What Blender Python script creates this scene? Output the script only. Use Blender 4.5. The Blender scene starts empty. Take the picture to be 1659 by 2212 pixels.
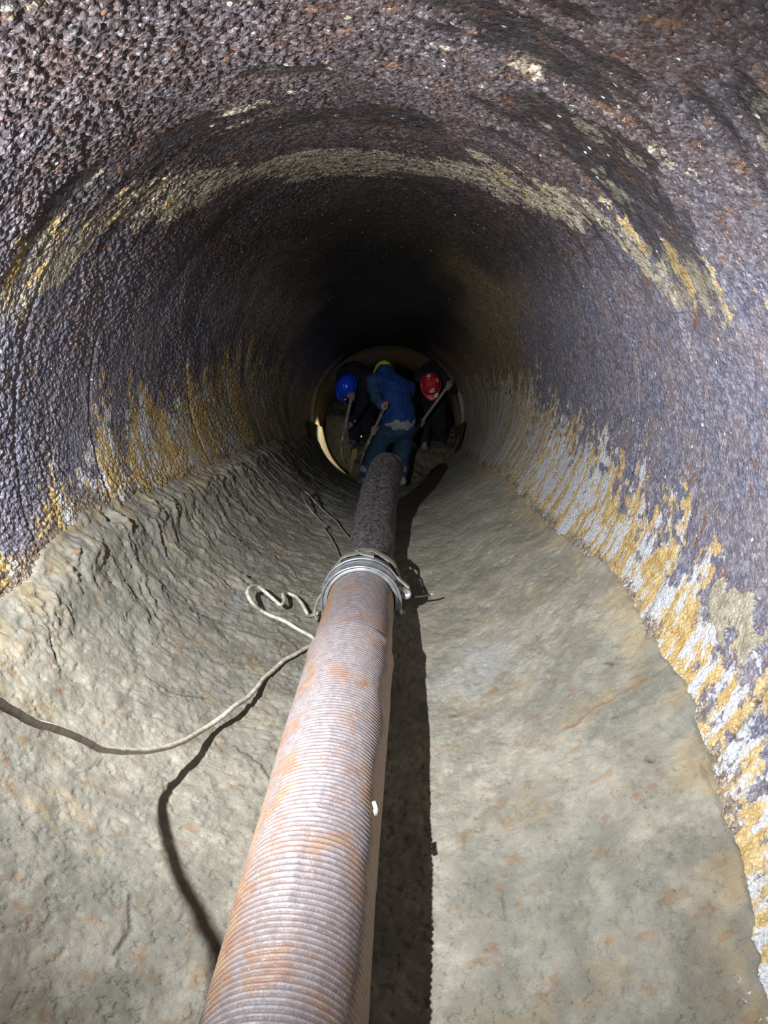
import bpy, bmesh, math
import numpy as np
from mathutils import Vector, Matrix, noise as mnoise
scene = bpy.context.scene
COL = scene.collection

# ------------------------------------------------------------------ camera
PITCH = math.atan(520/1600.0)
YAW = math.atan(38.5/1600.0*math.cos(PITCH))
cam_d = bpy.data.cameras.new('camera')
cam_d.sensor_fit = 'VERTICAL'; cam_d.sensor_height = 36.0; cam_d.sensor_width = 27.0
cam_d.lens = 1600/2212*36.0
cam_d.clip_start = 0.02; cam_d.clip_end = 60
cam = bpy.data.objects.new('camera', cam_d); COL.objects.link(cam)
cam.location = (0, 0, 1.29)
cam.rotation_euler = (math.pi/2-PITCH, 0, YAW)
scene.camera = cam

# ------------------------------------------------------------------ world, lights, exposure
w = bpy.data.worlds.new('world'); scene.world = w; w.use_nodes = True
w.node_tree.nodes['Background'].inputs[0].default_value = (0.5, 0.55, 0.6, 1)
w.node_tree.nodes['Background'].inputs[1].default_value = 0.0015
scene.view_settings.view_transform = 'Standard'
scene.view_settings.look = 'None'
scene.view_settings.gamma = 1
scene.view_settings.exposure = 0.12

def spot(name, loc, target, power, size, blend, color, radius):
    l = bpy.data.lights.new(name, 'SPOT'); l.energy = power; l.spot_size = math.radians(size)
    l.spot_blend = blend; l.color = color; l.shadow_soft_size = radius
    o = bpy.data.objects.new(name, l); COL.objects.link(o); o.location = loc
    d = Vector(target)-Vector(loc); o.rotation_euler = d.to_track_quat('-Z', 'Y').to_euler()
    return o
LAMP = (-0.70, 0.70, 1.25)
spot('inspection_light', LAMP, (0.42, 2.6, 0.46), 290, 143, 1.0, (0.93, 0.96, 1.0), 0.009)
spot('work_light_behind', (-0.46, 8.76, -0.32), (-0.86, 8.54, -0.76), 62, 88, 0.6, (1.0, 0.90, 0.62), 0.02)

# ------------------------------------------------------------------ pipe geometry
R = 0.83
def zc(t):
    t = np.asarray(t, float); a = np.clip(t-2.8, 0, 1.8)
    return .83-(a*a/3.6*.25)-np.clip(t-4.6, 0, 99)*.25
def xc(t): return -.10-.006*np.asarray(t, float)

# ------------------------------------------------------------------ numpy noise
def h2(i, j, seed):
    n = (i.astype(np.int64)*374761393 + j.astype(np.int64)*668265263 + seed*1442695041) & 0xffffffff
    n = ((n ^ (n >> 13))*1274126177) & 0xffffffff
    n = ((n ^ (n >> 16))*2246822519) & 0xffffffff
    return ((n ^ (n >> 15)) & 0xffffff)/float(0xffffff)
def vn(x, y, seed=0):
    i = np.floor(x); j = np.floor(y); fx = x-i; fy = y-j
    fx = fx*fx*fx*(fx*(fx*6-15)+10); fy = fy*fy*fy*(fy*(fy*6-15)+10)
    a = h2(i, j, seed); b = h2(i+1, j, seed); c = h2(i, j+1, seed); d = h2(i+1, j+1, seed)
    return (a*(1-fx)+b*fx)*(1-fy)+(c*(1-fx)+d*fx)*fy
def fbm(x, y, seed=0, o=4):
    s = 0; a = .5; tot = 0
    for k in range(o):
        s = s+a*vn(x*2**k+17.3*k, y*2**k+5.1*k, seed+k); tot += a; a *= .5
    return s/tot
def worley(x, y, seed=0, jit=.85):
    i = np.floor(x); j = np.floor(y)
    best = np.full(x.shape, 9.); rid = np.zeros(x.shape)
    for di in (-1, 0, 1):
        for dj in (-1, 0, 1):
            a = i+di; b = j+dj
            px = a+.5+(h2(a, b, seed)-.5)*jit; py = b+.5+(h2(a, b, seed+7)-.5)*jit
            d = (x-px)**2+(y-py)**2
            m = d < best
            best = np.where(m, d, best); rid = np.where(m, h2(a, b, seed+13), rid)
    return np.sqrt(best), rid
def ss(a, b, x):
    t = np.clip((x-a)/(b-a), 0, 1); return t*t*(3-2*t)
def seg_dist(x, y, pts):
    best = np.full(x.shape, 9.)
    for (ax, ay), (bx, by) in zip(pts[:-1], pts[1:]):
        dx, dy = bx-ax, by-ay; L = dx*dx+dy*dy
        u = np.clip(((x-ax)*dx+(y-ay)*dy)/L, 0, 1)
        best = np.minimum(best, np.hypot(x-ax-u*dx, y-ay-u*dy))
    return best

# ------------------------------------------------------------------ mesh helpers
def tag(o, label=None, cat=None, group=None, kind=None):
    if label: o['label'] = label
    if cat: o['category'] = cat
    if group: o['group'] = group
    if kind: o['kind'] = kind
    return o
def link(name, me, mat=None, parent=None):
    o = bpy.data.objects.new(name, me); COL.objects.link(o)
    if mat: me.materials.append(mat)
    if parent: o.parent = parent; o.matrix_parent_inverse = Matrix.Translation(-parent.location)
    return o
def empty(name, loc):
    o = bpy.data.objects.new(name, None); COL.objects.link(o); o.location = loc; o.empty_display_size = .1
    return o
def grid_mesh(name, P, mat, masks=None, wrap=False, flip=False, parent=None, mask_names=('mask_a', 'mask_b')):
    """P: (rows, cols, 3) array of points -> one smooth mesh; masks: list of (rows, cols, 3) arrays"""
    n, m, _ = P.shape
    idx = np.arange(n*m).reshape(n, m)
    if wrap: idx = np.concatenate([idx, idx[:, :1]], axis=1)
    a = idx[:-1, :-1]; b = idx[:-1, 1:]; c = idx[1:, 1:]; d = idx[1:, :-1]
    q = np.stack([a, b, c, d] if not flip else [a, d, c, b], axis=-1).reshape(-1, 4).astype(np.int32)
    me = bpy.data.meshes.new(name)
    me.vertices.add(n*m); me.vertices.foreach_set('co', P.reshape(-1).astype(np.float32))
    me.loops.add(q.size); me.loops.foreach_set('vertex_index', q.reshape(-1))
    me.polygons.add(len(q)); me.polygons.foreach_set('loop_start', np.arange(0, q.size, 4, dtype=np.int32))
    me.polygons.foreach_set('loop_total', np.full(len(q), 4, dtype=np.int32))
    me.polygons.foreach_set('use_smooth', np.ones(len(q), dtype=bool))
    me.update(calc_edges=True)
    if masks is not None:
        for nm, M in zip(mask_names, masks):
            at = me.color_attributes.new(nm, 'FLOAT_COLOR', 'POINT')
            C = np.concatenate([M.reshape(-1, 3), np.ones((n*m, 1))], axis=1)
            at.data.foreach_set('color', C.reshape(-1).astype(np.float32))
    return link(name, me, mat, parent)
def catmull(pts, n=12):
    P = [np.array(p, float) for p in pts]; P = [2*P[0]-P[1]]+P+[2*P[-1]-P[-2]]
    out = []
    for k in range(1, len(P)-2):
        p0, p1, p2, p3 = P[k-1:k+3]
        for u in np.linspace(0, 1, n, endpoint=False):
            out.append(.5*((2*p1)+(-p0+p2)*u+(2*p0-5*p1+4*p2-p3)*u*u+(-p0+3*p1-3*p2+p3)*u**3))
    out.append(P[-2]); return np.array(out)
def resample(path, step):
    d = np.r_[0, np.cumsum(np.linalg.norm(np.diff(path, axis=0), axis=1))]
    s = np.arange(0, d[-1], step)
    return np.stack([np.interp(s, d, path[:, k]) for k in range(3)], axis=1), s
def frames(path):
    T = np.gradient(path, axis=0); T /= np.linalg.norm(T, axis=1)[:, None]
    up = np.array([0, 0, 1.]) if abs(T[0][2]) < .9 else np.array([1., 0, 0])
    N = []; n = up-T[0]*(up@T[0]); n /= np.linalg.norm(n)
    for t in T:
        n = n-t*(n@t); n /= np.linalg.norm(n); N.append(n)
    N = np.array(N); return T, N, np.cross(T, N)
def sweep(path, rad, seg=10):
    """rad: scalar, (n,) or (n,seg)"""
    T, N, B = frames(path); ph = np.linspace(0, 2*np.pi, seg, endpoint=False)
    rad = np.broadcast_to(np.asarray(rad, float).reshape(-1, 1) if np.ndim(rad) == 1 else rad, (len(path), seg))
    return path[:, None, :]+rad[..., None]*(np.cos(ph)[None, :, None]*N[:, None, :]+np.sin(ph)[None, :, None]*B[:, None, :])
class MB:
    """collects closed shells and builds one mesh object from them"""
    def __init__(s): s.v = []; s.f = []
    def add(s, V, Fs):
        o = len(s.v); s.v += [tuple(map(float, p)) for p in V]; s.f += [tuple(i+o for i in f) for f in Fs]
    def tube(s, P):
        n, m, _ = P.shape; F_ = []
        for i in range(n-1):
            for j in range(m):
                F_.append((i*m+j, i*m+(j+1) % m, (i+1)*m+(j+1) % m, (i+1)*m+j))
        F_.append(tuple(range(m-1, -1, -1))); F_.append(tuple((n-1)*m+j for j in range(m)))
        s.add(P.reshape(-1, 3), F_); return s
    def cap(s, a, b, ra, rb, seg=14, flat=None):
        """tapered capsule; flat=(axis vector, factor) squashes it"""
        a = np.array(a, float); b = np.array(b, float); d = b-a; L = np.linalg.norm(d)
        if L < 1e-6: d = np.array([0, 0, 1.]); L = 1e-6; b = a+d*L
        u = d/np.linalg.norm(d); t = np.array([1., 0, 0]) if abs(u[0]) < .8 else np.array([0, 1., 0])
        n = np.cross(u, t); n /= np.linalg.norm(n); m_ = np.cross(u, n)
        rows = []
        for k in np.linspace(-90, 0, 6)[:]:
            rows.append((a+u*ra*math.sin(math.radians(k)), max(ra*math.cos(math.radians(k)), ra*.02)))
        for k in np.linspace(0, 90, 6)[:]:
            rows.append((b+u*rb*math.sin(math.radians(k)), max(rb*math.cos(math.radians(k)), rb*.02)))
        ph = np.linspace(0, 2*np.pi, seg, endpoint=False)
        P = np.array([[c+r*(math.cos(p)*n+math.sin(p)*m_) for p in ph] for c, r in rows])
        if flat:
            ax = np.array(flat[0], float); ax /= np.linalg.norm(ax); mid = (a+b)/2
            dd = (P-mid)@ax; P = P-dd[..., None]*ax*(1-flat[1])
        return s.tube(P)
    def ell(s, c, r, rot=None, seg=20):
        ph = np.linspace(0, 2*np.pi, seg, endpoint=False); P = []
        for k in np.linspace(-89, 89, 12):
            a = math.radians(k); P.append([[math.cos(a)*math.cos(p)*r[0], math.cos(a)*math.sin(p)*r[1], math.sin(a)*r[2]] for p in ph])
        P = np.array(P)
        if rot is not None: P = P@np.array(rot).T
        return s.tube(P+np.array(c))
    def box(s, c, h, rot=None):
        V = np.array([[x, y, z] for x in (-1, 1) for y in (-1, 1) for z in (-1, 1)], float)*np.array(h)
        if rot is not None: V = V@np.array(rot).T
        s.add(V+np.array(c), [(0, 1, 3, 2), (4, 6, 7, 5), (0, 4, 5, 1), (2, 3, 7, 6), (0, 2, 6, 4), (1, 5, 7, 3)]); return s
    def obj(s, name, mat, parent=None, smooth=True, bevel=0):
        me = bpy.data.meshes.new(name); me.from_pydata(s.v, [], s.f)
        if smooth: me.polygons.foreach_set('use_smooth', np.ones(len(me.polygons), dtype=bool))
        me.update(); o = link(name, me, mat, parent)
        if bevel:
            b = o.modifiers.new('bevel', 'BEVEL'); b.width = bevel; b.segments = 2; b.limit_method = 'ANGLE'
        return o
def remesh(o, voxel, smooth_it=4, disp=0, dsize=.12, fold=None):
    m = o.modifiers.new('remesh', 'REMESH'); m.mode = 'VOXEL'; m.voxel_size = voxel; m.use_smooth_shade = True
    if smooth_it:
        s = o.modifiers.new('smooth', 'SMOOTH'); s.iterations = smooth_it; s.factor = .5
    if disp:
        t = bpy.data.textures.new('folds', 'CLOUDS'); t.noise_scale = dsize; t.noise_depth = 2
        d = o.modifiers.new('folds', 'DISPLACE'); d.texture = t; d.strength = disp; d.mid_level = .5
        d.texture_coords = 'LOCAL'
    return o

# ------------------------------------------------------------------ material helpers
class NT:
    def __init__(s, name):
        s.m = bpy.data.materials.new(name); s.m.use_nodes = True; s.t = s.m.node_tree
        s.b = s.t.nodes['Principled BSDF']; s.tc = s.t.nodes.new('ShaderNodeTexCoord')
    def n(s, k, **kw):
        o = s.t.nodes.new('ShaderNode'+k)
        for a, b in kw.items(): setattr(o, a, b)
        return o
    def set(s, sock, v):
        if hasattr(v, 'is_linked') or isinstance(v, bpy.types.NodeSocket): s.t.links.new(v, sock)
        elif isinstance(v, (tuple, list)) and len(v) == 3 and sock.type == 'RGBA': sock.default_value = (*v, 1)
        else: sock.default_value = v
    def attr(s, name):
        a = s.n('Attribute', attribute_name=name); x = s.n('SeparateColor'); s.t.links.new(a.outputs['Color'], x.inputs[0])
        return x.outputs
    def noise(s, scale, detail=4, rough=.55, dist=0, vec=None, stretch=None):
        o = s.n('TexNoise'); o.inputs['Scale'].default_value = scale; o.inputs['Detail'].default_value = detail
        o.inputs['Roughness'].default_value = rough; o.inputs['Distortion'].default_value = dist
        v = vec or s.tc.outputs['Object']
        if stretch:
            mp = s.n('Mapping'); mp.inputs['Scale'].default_value = stretch; s.t.links.new(v, mp.inputs['Vector']); v = mp.outputs[0]
        s.t.links.new(v, o.inputs['Vector']); return o.outputs['Fac']
    def vor(s, scale, feature='F1', rnd=1.0, out='Distance'):
        o = s.n('TexVoronoi', feature=feature); o.inputs['Scale'].default_value = scale; o.inputs['Randomness'].default_value = rnd
        s.t.links.new(s.tc.outputs['Object'], o.inputs['Vector']); return o.outputs[out]
    def ramp(s, v, a, b, lo=0., hi=1.):
        o = s.n('MapRange'); o.clamp = True; o.interpolation_type = 'SMOOTHSTEP'
        s.set(o.inputs[0], v); o.inputs[1].default_value = a; o.inputs[2].default_value = b
        o.inputs[3].default_value = lo; o.inputs[4].default_value = hi; return o.outputs[0]
    def math(s, op, a, b=0.):
        o = s.n('Math', operation=op); s.set(o.inputs[0], a); s.set(o.inputs[1], b); return o.outputs[0]
    def mix(s, f, a, b, mode='MIX'):
        o = s.n('Mix', data_type='RGBA', blend_type=mode); s.set(o.inputs[0], f); s.set(o.inputs[6], a); s.set(o.inputs[7], b)
        return o.outputs[2]
    def bump(s, h, strength=.5, dist=.002, normal=None):
        o = s.n('Bump'); o.inputs['Strength'].default_value = strength; o.inputs['Distance'].default_value = dist
        s.set(o.inputs['Height'], h)
        if normal: s.t.links.new(normal, o.inputs['Normal'])
        return o.outputs[0]
    def out(s, color=None, rough=None, normal=None, metal=None, spec=None):
        if color is not None: s.set(s.b.inputs['Base Color'], color)
        if rough is not None: s.set(s.b.inputs['Roughness'], rough)
        if normal is not None: s.t.links.new(normal, s.b.inputs['Normal'])
        if metal is not None: s.set(s.b.inputs['Metallic'], metal)
        if spec is not None: s.set(s.b.inputs['Specular IOR Level'], spec)
        return s.m
def simple(name, c1, c2, scale=20, rough=.6, metal=0, bump=.2, bscale=80, bdist=.002, spec=.5):
    k = NT(name); n = k.noise(scale, 5)
    return k.out(k.mix(k.ramp(n, .35, .65), c1, c2), rough, k.bump(k.noise(bscale, 4), bump, bdist), metal, spec)

# ---- pipe scale: dark purple-grey nodules, ochre and white deposits
k = NT('pipe_scale')
A0_ = k.attr('mask_a'); B0_ = k.attr('mask_b')     # A: deposit, pale band, black coat with painted shade   B: nodule height, ochre, far brown
n1 = k.noise(7, 5); n2 = k.noise(38, 5, .65); n3 = k.noise(160, 4, .7); n4 = k.noise(420, 2)
fine = k.math('SUBTRACT', k.noise(95, 5, .75), .5); fin2 = k.math('SUBTRACT', k.noise(48, 5, .7), .5)
def fray(m, f, amt, lo=.42, hi=.58): return k.ramp(k.math('ADD', m, k.math('MULTIPLY', f, amt)), lo, hi)
A = [fray(A0_[0], fine, 2.0, .38, .60), fray(A0_[1], fin2, 2.0, .40, .62), A0_[2]]; B = [B0_[0], fray(B0_[1], fine, 1.9, .34, .66), B0_[2]]
sx = k.n('SeparateXYZ'); k.t.links.new(k.tc.outputs['Object'], sx.inputs[0])
crown_ = k.ramp(k.math('SUBTRACT', sx.outputs[2], k.math('MULTIPLY', sx.outputs[1], -.06)), 1.28, 1.62)   # brown scale near the crown; colour darkened there, sides lightened, to paint light falloff
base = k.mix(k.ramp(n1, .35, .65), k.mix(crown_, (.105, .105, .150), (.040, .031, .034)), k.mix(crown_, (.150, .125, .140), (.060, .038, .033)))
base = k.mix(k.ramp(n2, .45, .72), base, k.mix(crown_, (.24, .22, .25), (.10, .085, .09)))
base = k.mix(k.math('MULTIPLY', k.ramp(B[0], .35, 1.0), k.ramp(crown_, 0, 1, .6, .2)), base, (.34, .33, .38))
speck = k.ramp(n3, .63, .74)
base = k.mix(k.math('MULTIPLY', speck, .8), base, (.34, .32, .33))
rusty = k.math('MULTIPLY', k.ramp(k.noise(16, 4, .6, .5), .58, .68), .65)
base = k.mix(rusty, base, (.17, .085, .045))
olive = k.mix(k.ramp(n2, .35, .7), (.15, .105, .05), (.31, .235, .125))
base = k.mix(B[2], base, olive)
pale = k.mix(k.ramp(n2, .3, .7), (.21, .185, .14), (.40, .35, .26))
base = k.mix(A[1], base, pale)
och = k.mix(k.ramp(n2, .3, .7), (.36, .225, .07), (.54, .41, .20))
wht = k.mix(k.ramp(n3, .3, .7), (.36, .37, .40), (.58, .58, .58))
dep = k.mix(B[1], wht, och)
col = k.mix(A[0], base, dep)
vs = k.n('TexVoronoi'); vs.inputs['Scale'].default_value = 42; k.t.links.new(k.tc.outputs['Object'], vs.inputs['Vector'])
vc = k.n('SeparateColor'); k.t.links.new(vs.outputs['Color'], vc.inputs[0])
dot = k.math('MULTIPLY', k.ramp(vc.outputs[0], .90, .93), k.ramp(vs.outputs['Distance'], .22, .12))  # tiny specular glints, painted on as white dots
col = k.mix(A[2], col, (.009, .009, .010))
vf = k.vor(120); dm = k.math('SUBTRACT', 1., k.math('MULTIPLY', vf, vf)); vf2 = k.vor(230)
bmp = k.bump(dm, .9, .004); bmp = k.bump(k.math('SUBTRACT', 1., vf2), .6, .0016, bmp); bmp = k.bump(n3, .7, .002, bmp)
col = k.mix(k.math('MULTIPLY', dot, .8), col, (.75, .74, .70))
k.out(col, k.ramp(n2, .3, .7, .24, .50), bmp, 0, .7)
M_WALL = k.m
# ---- mud
k = NT('pale_mud'); cv = k.vor(95); cv2 = k.vor(210)
A = k.attr('mask_a'); B = k.attr('mask_b')     # A: rust, wet sheen painted pale, crack   B: orange smear, grey tone, crumb
n1 = k.noise(5, 5); n2 = k.noise(30, 6, .65); n3 = k.noise(140, 5, .7); n4 = k.noise(500, 3, .7)
c = k.mix(k.ramp(n1, .3, .7), (.30, .28, .22), (.41, .375, .30))
c = k.mix(k.ramp(n2, .4, .75), c, (.50, .46, .37))
c = k.mix(B[1], c, (.25, .24, .205))
c = k.mix(k.math('MULTIPLY', k.ramp(n3, .62, .75), .35), c, (.16, .14, .10))
c = k.mix(k.math('MULTIPLY', k.ramp(n3, .35, .22), .6), c, (.62, .58, .48))
c = k.mix(k.math('MULTIPLY', B[0], .75), c, (.47, .36, .20))
c = k.mix(k.math('MULTIPLY', A[0], .85), c, (.34, .19, .085))
c = k.mix(k.math('MULTIPLY', A[1], .7), c, (.62, .62, .60))
c = k.mix(A[2], c, (.06, .055, .045))
n5 = k.noise(75, 8, .8); patchy = k.ramp(k.noise(9, 4), .40, .62, .25, 1.)
pit = k.math('MULTIPLY', k.ramp(n5, .40, .30), patchy)
c = k.mix(k.math('MULTIPLY', pit, .7), c, (.10, .085, .06))
bmp = k.bump(n2, .6, .010); bmp = k.bump(k.math('SUBTRACT', k.math('MULTIPLY', n5, patchy), k.math('MULTIPLY', pit, .5)), 1., .012, bmp); bmp = k.bump(n3, .8, .006, bmp)
bmp = k.bump(k.math('MULTIPLY', cv2, cv2), -.6, .002, bmp); bmp = k.bump(n4, .8, .0018, bmp)
k.out(c, .82, bmp, 0, .3); M_MUD = k.m
# ---- hose
def hose_mat(name, light, dark, rust_amt, crud):
    k = NT(name); A = k.attr('mask_a')          # rib crest, side rust, bare
    n1 = k.noise(9, 5, .6, .4); n2 = k.noise(60, 5, .7); n3 = k.noise(300, 3, .7)
    ns = k.noise(26, 5, .7, .3)
    c = k.mix(k.ramp(n2, .35, .65), light, crud)
    copper = k.mix(k.ramp(ns, .35, .65), (.27, .125, .065), (.33, .22, .14))
    f = k.math('MULTIPLY', k.ramp(n1, .50, .62), rust_amt)
    c = k.mix(f, c, copper)
    c = k.mix(k.math('MULTIPLY', A[1], .85), c, k.mix(k.ramp(ns, .4, .6), (.30, .15, .07), (.40, .26, .14)))
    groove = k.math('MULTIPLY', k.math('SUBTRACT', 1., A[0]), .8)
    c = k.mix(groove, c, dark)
    c = k.mix(A[2], c, (.36, .26, .185))
    c = k.mix(k.math('MULTIPLY', k.ramp(n3, .60, .72), .5), c, (.62, .60, .62)); c = k.mix(k.math('MULTIPLY', k.ramp(n3, .42, .30), .35), c, dark)
    b = k.bump(n2, .4, .002); b = k.bump(n3, .8, .001, b)
    return k.out(c, k.ramp(n2, .3, .7, .38, .7), b, 0, .5)
M_HOSE = hose_mat('dusty_ribbed_hose', (.32, .30, .315), (.11, .065, .05), .85, (.20, .18, .19))
M_HOSE2 = hose_mat('dark_ribbed_hose', (.045, .040, .045), (.012, .011, .011), .08, (.24, .22, .22))
M_GALV = simple('galvanised_steel', (.42, .44, .46), (.60, .62, .64), 30, .33, .75, .35, 120, .001)
M_GALVD = simple('dusty_steel', (.30, .30, .28), (.45, .43, .38), 40, .55, .4, .3, 140, .001)
M_TAPE = simple('muddy_strap', (.20, .18, .14), (.30, .27, .21), 40, .85, 0, .6, 150, .002)
M_BLACK = simple('black_rubber', (.015, .015, .015), (.03, .03, .03), 40, .6)
M_CABLE = simple('muddy_white_cable', (.42, .38, .30), (.62, .58, .49), 60, .6, 0, .5, 220, .0015)
M_CORD = simple('grey_cord', (.20, .19, .17), (.30, .285, .25), 60, .75, 0, .4, 200, .001)
M_WOOD = simple('muddy_wood_shaft', (.22, .20, .15), (.33, .30, .23), 35, .7, 0, .3, 120, .001)
M_BLADE = simple('muddy_shovel_steel', (.28, .28, .24), (.40, .40, .34), 35, .45, .5, .3, 120, .001)
M_SKIN = simple('skin', (.42, .24, .18), (.50, .30, .23), 30, .55, 0, .2, 200, .0008)
M_GLOVE = simple('grey_purple_glove', (.17, .15, .18), (.26, .23, .26), 40, .85, 0, .4, 150, .001)
M_JACKB = simple('blue_work_jacket', (.006, .035, .17), (.010, .055, .24), 10, .8, 0, .35, 60, .003)
M_SLEEVE = simple('faded_blue_sleeve', (.015, .06, .15), (.025, .085, .19), 12, .85, 0, .35, 60, .003)
M_TROUB = simple('dark_blue_jeans', (.012, .040, .085), (.025, .065, .12), 9, .85, 0, .35, 70, .003)
M_NAVY = simple('black_navy_workwear', (.004, .005, .012), (.008, .009, .02), 12, .85, 0, .3, 60, .003)
M_DARKT = simple('black_trousers', (.006, .006, .009), (.012, .012, .016), 12, .9, 0, .3, 60, .003)
M_SHIRT = simple('pale_shirt', (.22, .25, .25), (.32, .34, .33), 30, .85)
M_BOOT = simple('muddy_grey_boot', (.19, .19, .19), (.30, .30, .29), 20, .7, 0, .5, 80, .003)
M_BOOTB = simple('blue_grey_rubber_boot', (.05, .075, .12), (.09, .12, .17), 16, .6, 0, .3, 60, .002)
def gloss(name, c, r=.25):
    k = NT(name); return k.out(k.mix(k.ramp(k.noise(60, 4), .4, .8), c, tuple(x*.75 for x in c)), r)
M_HB = gloss('blue_helmet_plastic', (.008, .07, .80), .22)
M_HY = gloss('yellow_helmet_plastic', (.75, .95, .05), .4)
k = NT('red_helmet_plastic')
v = k.ramp(k.vor(12, 'F1'), .30, .34, 1, 0)
sel = k.ramp(k.noise(7, 1), .47, .5)
k.out(k.mix(k.math('MULTIPLY', v, sel), (.50, .02, .025), (.62, .60, .66)), .35); M_HR = k.m
M_MUCK = simple('brown_wet_muck', (.085, .07, .045), (.14, .12, .08), 14, .6, 0, .8, 60, .01)
M_CHIP = simple('pale_chip', (.38, .37, .31), (.48, .46, .40), 60, .7)
M_LAMP = simple('lamp_housing', (.02, .02, .02), (.04, .04, .04), 30, .5)

# ------------------------------------------------------------------ mud extents and thickness
TR = [-2, .5, .87, .98, 1.16, 1.39, 1.9, 2.3, 3.0, 4.5, 7.4, 10, 12]
AR = [45, 48, 51.7, 54.6, 57.7, 61.5, 62.8, 60.5, 54, 53, 66, 75, 75]
TL = [-2, 1.3, 1.52, 1.66, 1.78, 2.0, 2.26, 2.55, 3.1, 3.9, 5.3, 6.9, 9.3, 12]
AL = [-70, -72, -73, -73.7, -76, -77, -73.6, -69.8, -65, -62.6, -66.5, -72, -82, -82]
def mud_th(th, t):
    """thickness of the mud over the pipe wall; th in degrees, t along the pipe (m)"""
    s = np.radians(th)*R
    w1 = (fbm(t*3, s*3+3.3, 41, 4)-.5)*6+(fbm(t*30, s*30, 45, 4)-.5)*2.5
    w2 = (fbm(t*3, s*3+8.3, 43, 4)-.5)*8+(fbm(t*28, s*28+1.3, 47, 4)-.5)*3
    dR = np.interp(t, TR, AR)+w1*.7-th; dL = th-(np.interp(t, TL, AL)+w2*.6)
    body = .062-.034*(np.abs(th)/75)**2
    eR = .42*ss(-.8, .8, dR)+.58*ss(0, 15, dR); eL = .5*ss(-.8, .8, dL)+.5*ss(0, 7, dL)
    lip = .007*np.exp(-((dL-5)/5)**2)*ss(1.2, 1.8, t)*ss(4.2, 2.8, t)
    end = ss(8.02, 7.99, t+np.maximum(th+20, 0)*.05-np.maximum(th+20, 0)*.1)
    return -.02+(body+.02+lip)*eR*eL*end, dL, dR
def mud_top(x, t):
    th = math.degrees(math.asin((x-xc(t))/R)); h, _, _ = mud_th(np.array([th]), np.array([t]))
    return float(zc(t)-(R-h[0])*math.cos(math.radians(th)))

# rows along the pipe: spacing grows with distance
ts = list(np.linspace(-1.6, .45, 42))
while ts[-1] < 11.4: ts.append(ts[-1]+max(.0026, .0027*ts[-1]))
TS = np.array(ts)
def pipe_pt(th, t, r):
    a = np.radians(th); return np.stack([xc(t)+r*np.sin(a), t+0*th, zc(t)-r*np.cos(a)], axis=-1)

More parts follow.
